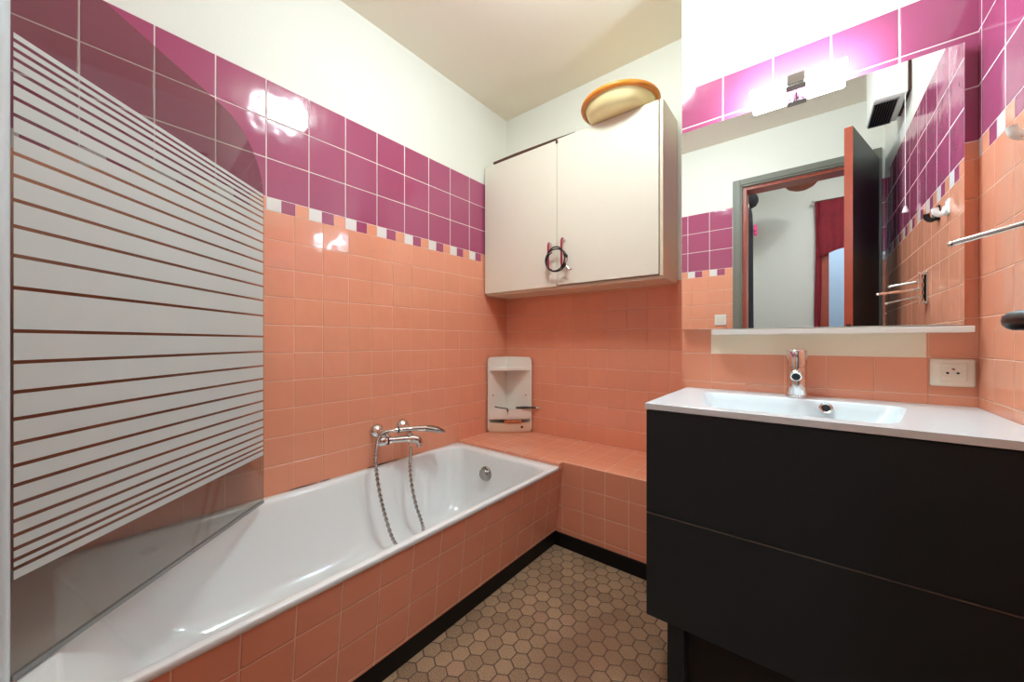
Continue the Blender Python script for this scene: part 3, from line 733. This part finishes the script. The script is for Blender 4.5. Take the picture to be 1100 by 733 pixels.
# ------------------------------------------------------------------ the hall seen in the mirror through the door
HY = -1.55
bm = BM(); box(bm, 1.03, 1.13, HY, -.19, 0, 2.55); struct('wall_hall_left', bm, 'hallwhite')
bm = BM(); box(bm, 1.03, 1.672, HY-.1, HY, 0, 2.55); box(bm, 1.672, 2.35, HY-.1, HY, 2.26, 2.55); box(bm, 2.35, 2.6, HY-.1, HY, 0, 2.55); struct('wall_hall_back', bm, 'hallwhite')
bm = BM(); box(bm, 2.5, 2.6, HY, -.17, 0, 2.55); struct('wall_hall_right', bm, 'hallwhite')
bm = BM(); box(bm, 1.03, 2.6, -3.1, -.171, -.08, -.001); struct('floor_hall', bm, 'hallfloor')
bm = BM(); box(bm, 1.03, 2.6, -3.1, -.171, 2.55, 2.63); struct('ceiling_hall', bm, 'hallwhite')
bm = BM(); box(bm, 1.03, 2.6, -3.1, -3.0, 0, 2.55); struct('wall_far', bm, 'hallblue')
bm = BM(); box(bm, 2.5, 2.6, -3.0, HY-.1, 0, 2.55); box(bm, 1.03, 1.13, -3.0, HY-.1, 0, 2.55); struct('wall_far_sides', bm, 'hallwhite')
bm = BM(); box(bm, 1.672, 1.735, HY-.1, HY+.02, 0, 2.26, .004); box(bm, 2.305, 2.35, HY-.1, HY+.02, 0, 2.26, .004); box(bm, 1.735, 2.305, HY-.1, HY+.02, 2.215, 2.26, .004); struct('trim_3', bm, 'orangewood')

def drape(bm, x0, x1, ztop, zbot_fn, y, amp, n, m_=28, th=.004):
    rows = []
    for i in range(n+1):
        s = i/n; x = x0+(x1-x0)*s; zb_ = zbot_fn(s); col = []
        for j in range(m_+1):
            t = j/m_; col.append(bm.verts.new((x+.006*math.sin(9*t+s*5), y+amp*math.sin(s*n*.9)*(.5+.5*t), ztop+(zb_-ztop)*t)))
        rows.append(col)
    fs = []
    for A, B in zip(rows, rows[1:]):
        for j in range(m_): fs.append(bm.faces.new((A[j], B[j], B[j+1], A[j+1])))
    r = bmesh.ops.extrude_face_region(bm, geom=fs)
    for v in [g for g in r['geom'] if isinstance(g, bmesh.types.BMVert)]: v.co.y += th
ct = thing('door_curtain', 'dark red curtain in the hall doorway, seen in the mirror', 'curtain', (1.75, HY+.05, 1.0))
bm = BM(); drape(bm, 1.632, 1.676, 2.285, lambda s: .25, HY+.055, .010, 8); drape(bm, 1.665, 2.25, 2.285, lambda s: 1.765+.30*s*(1-s), HY+.068, .010, 40)
mk('curtain_cloth', bm, 'redcloth', ct, smooth=60)
bm = BM(); tube(bm, [(1.631, HY+.06, 2.292), (2.30, HY+.06, 2.292)], .008, 10); cr = mk('curtain_rod', bm, 'brownwood', ct)
bm = BM(); lathe(bm, (1.630, HY+.06, 2.292), (-1, 0, 0), [(0, 0), (.012, 0), (.018, .010), (.012, .024), (0, .026)], 16); box(bm, 1.634, 1.642, HY+.001, HY+.06, 2.286, 2.298); mk('rod_finial', bm, 'chrome', cr, smooth=40)

ps = thing('pendant_lamp', 'brown wicker bowl lampshade hanging in the hall, seen in the mirror', 'lamp', (1.535, -.95, 2.25))
bm = BM(); lathe(bm, (1.535, -.95, 2.262), (0, 0, 1), [(0, 0), (.05, .006), (.09, .026), (.117, .058), (.128, .095), (.122, .095), (.111, .060), (.085, .032), (.05, .013), (0, .008)], 36); mk('lamp_shade', bm, 'wicker', ps, smooth=60)
bm = BM(); tube(bm, [(1.535, -.95, 2.27), (1.535, -.95, 2.549)], .004, 8); mk('lamp_cord', bm, 'blackplastic', ps)

co = thing('hanging_coat', 'dark coat hanging inside the hall beside the door, seen in the mirror', 'coat', (1.165, -.80, .8))
bm = BM()
rings = []
for z, ry, rx in ((2.15, .03, .020), (2.10, .09, .028), (2.0, .13, .032), (1.7, .12, .034), (1.3, .13, .036), (.9, .15, .038), (.85, .15, .036)):
    rings.append([(1.1685+min(rx, .0375)*math.cos(2*PI*j/18), -.82+ry*math.sin(2*PI*j/18)*(1+.08*math.sin(5*j)), z) for j in range(18)])
loft(bm, rings); mk('coat_body', bm, 'darkcloth', co, smooth=60)
bm = BM(); tube(bm, [(1.131, -.82, 2.19), (1.168, -.82, 2.185), (1.170, -.82, 2.14)], .006, 8); mk('coat_hook', bm, 'chrome', co)
cp_ = BM(); lathe(cp_, (1.132, -.93, 2.25), (1, 0, -.10), [(0, 0), (.075, 0), (.085, .012), (.070, .05), (.05, .085), (.02, .10), (0, .102)], 24)
o = mk('cap', cp_, 'darkcloth', loc=(1.132, -.93, 2.25), smooth=60); tag(o, 'dark cap on the hall wall above the coat, seen in the mirror', 'cap')
fl = BM()
for i in range(5):
    t = 2*PI*i/5; lathe(fl, (1.222, -.80+.030*math.cos(t), 1.94+.030*math.sin(t)), (1, .25, 0), [(0, -.008), (.016, -.006), (.025, 0), (.016, .008), (0, .010)], 12)
lathe(fl, (1.216, -.80, 1.94), (1, 0, 0), [(0, -.006), (.008, -.004), (.009, 0), (.006, .006), (0, .008)], 12)
tube(fl, [(1.205, -.80, 1.94), (1.216, -.80, 1.94)], .003, 8)
o = mk('flower', fl, 'pink', loc=(1.21, -.80, 1.94), smooth=60); tag(o, 'pink artificial flower pinned to the dark coat, seen in the mirror', 'flower')
hl = thing('hall_fill_light', 'unseen round light added on the ceiling to brighten the hall', 'lamp', (1.75, -.75, 2.55))  # out of view, added only to light the hall
bm = BM(); lathe(bm, (1.85, -.55, 2.5495), (0, 0, -1), [(0, 0), (.13, 0), (.13, .02), (0, .02)], 32); mk('lamp_base', bm, 'white', hl)
bm = BM(); lathe(bm, (1.85, -.55, 2.529), (0, 0, -1), [(0, 0), (.12, 0), (.115, .025), (.08, .05), (0, .06)], 32); mk('lamp_diffuser', bm, 'hallglow', hl, smooth=60)
fl_ = thing('room_fill_light', 'unseen round light added to brighten the room beyond the hall', 'lamp', (2.0, -2.3, 2.55))  # another added, unseen source, lights the space past the curtain
bm = BM(); lathe(bm, (1.9, -2.3, 2.5495), (0, 0, -1), [(0, 0), (.13, 0), (.13, .02), (0, .02)], 32); mk('lamp_base', bm, 'white', fl_)
bm = BM(); lathe(bm, (1.9, -2.3, 2.529), (0, 0, -1), [(0, 0), (.12, 0), (.115, .025), (.08, .05), (0, .06)], 32); mk('lamp_diffuser', bm, 'hallglow', fl_, smooth=60)

# ------------------------------------------------------------------ world, camera, view
w = bpy.data.worlds.new('World'); scene.world = w; w.use_nodes = True
w.node_tree.nodes['Background'].inputs[0].default_value = (.9, .92, 1, 1); w.node_tree.nodes['Background'].inputs[1].default_value = .02
cam = bpy.data.cameras.new('Camera'); co_ = bpy.data.objects.new('Camera', cam); C.objects.link(co_)
co_.location = (1.585, 0, .97); co_.rotation_euler = (PI/2, 0, .6713)
cam.sensor_width = 36; cam.lens = 401.06/1100*36; cam.shift_y = (367.15-366.5)/1100; cam.clip_start = .02
scene.camera = co_
vs = scene.view_settings
vs.view_transform = 'Standard'; vs.look = 'None'; vs.gamma = 1; vs.exposure = 1.36; vs.use_curve_mapping = False
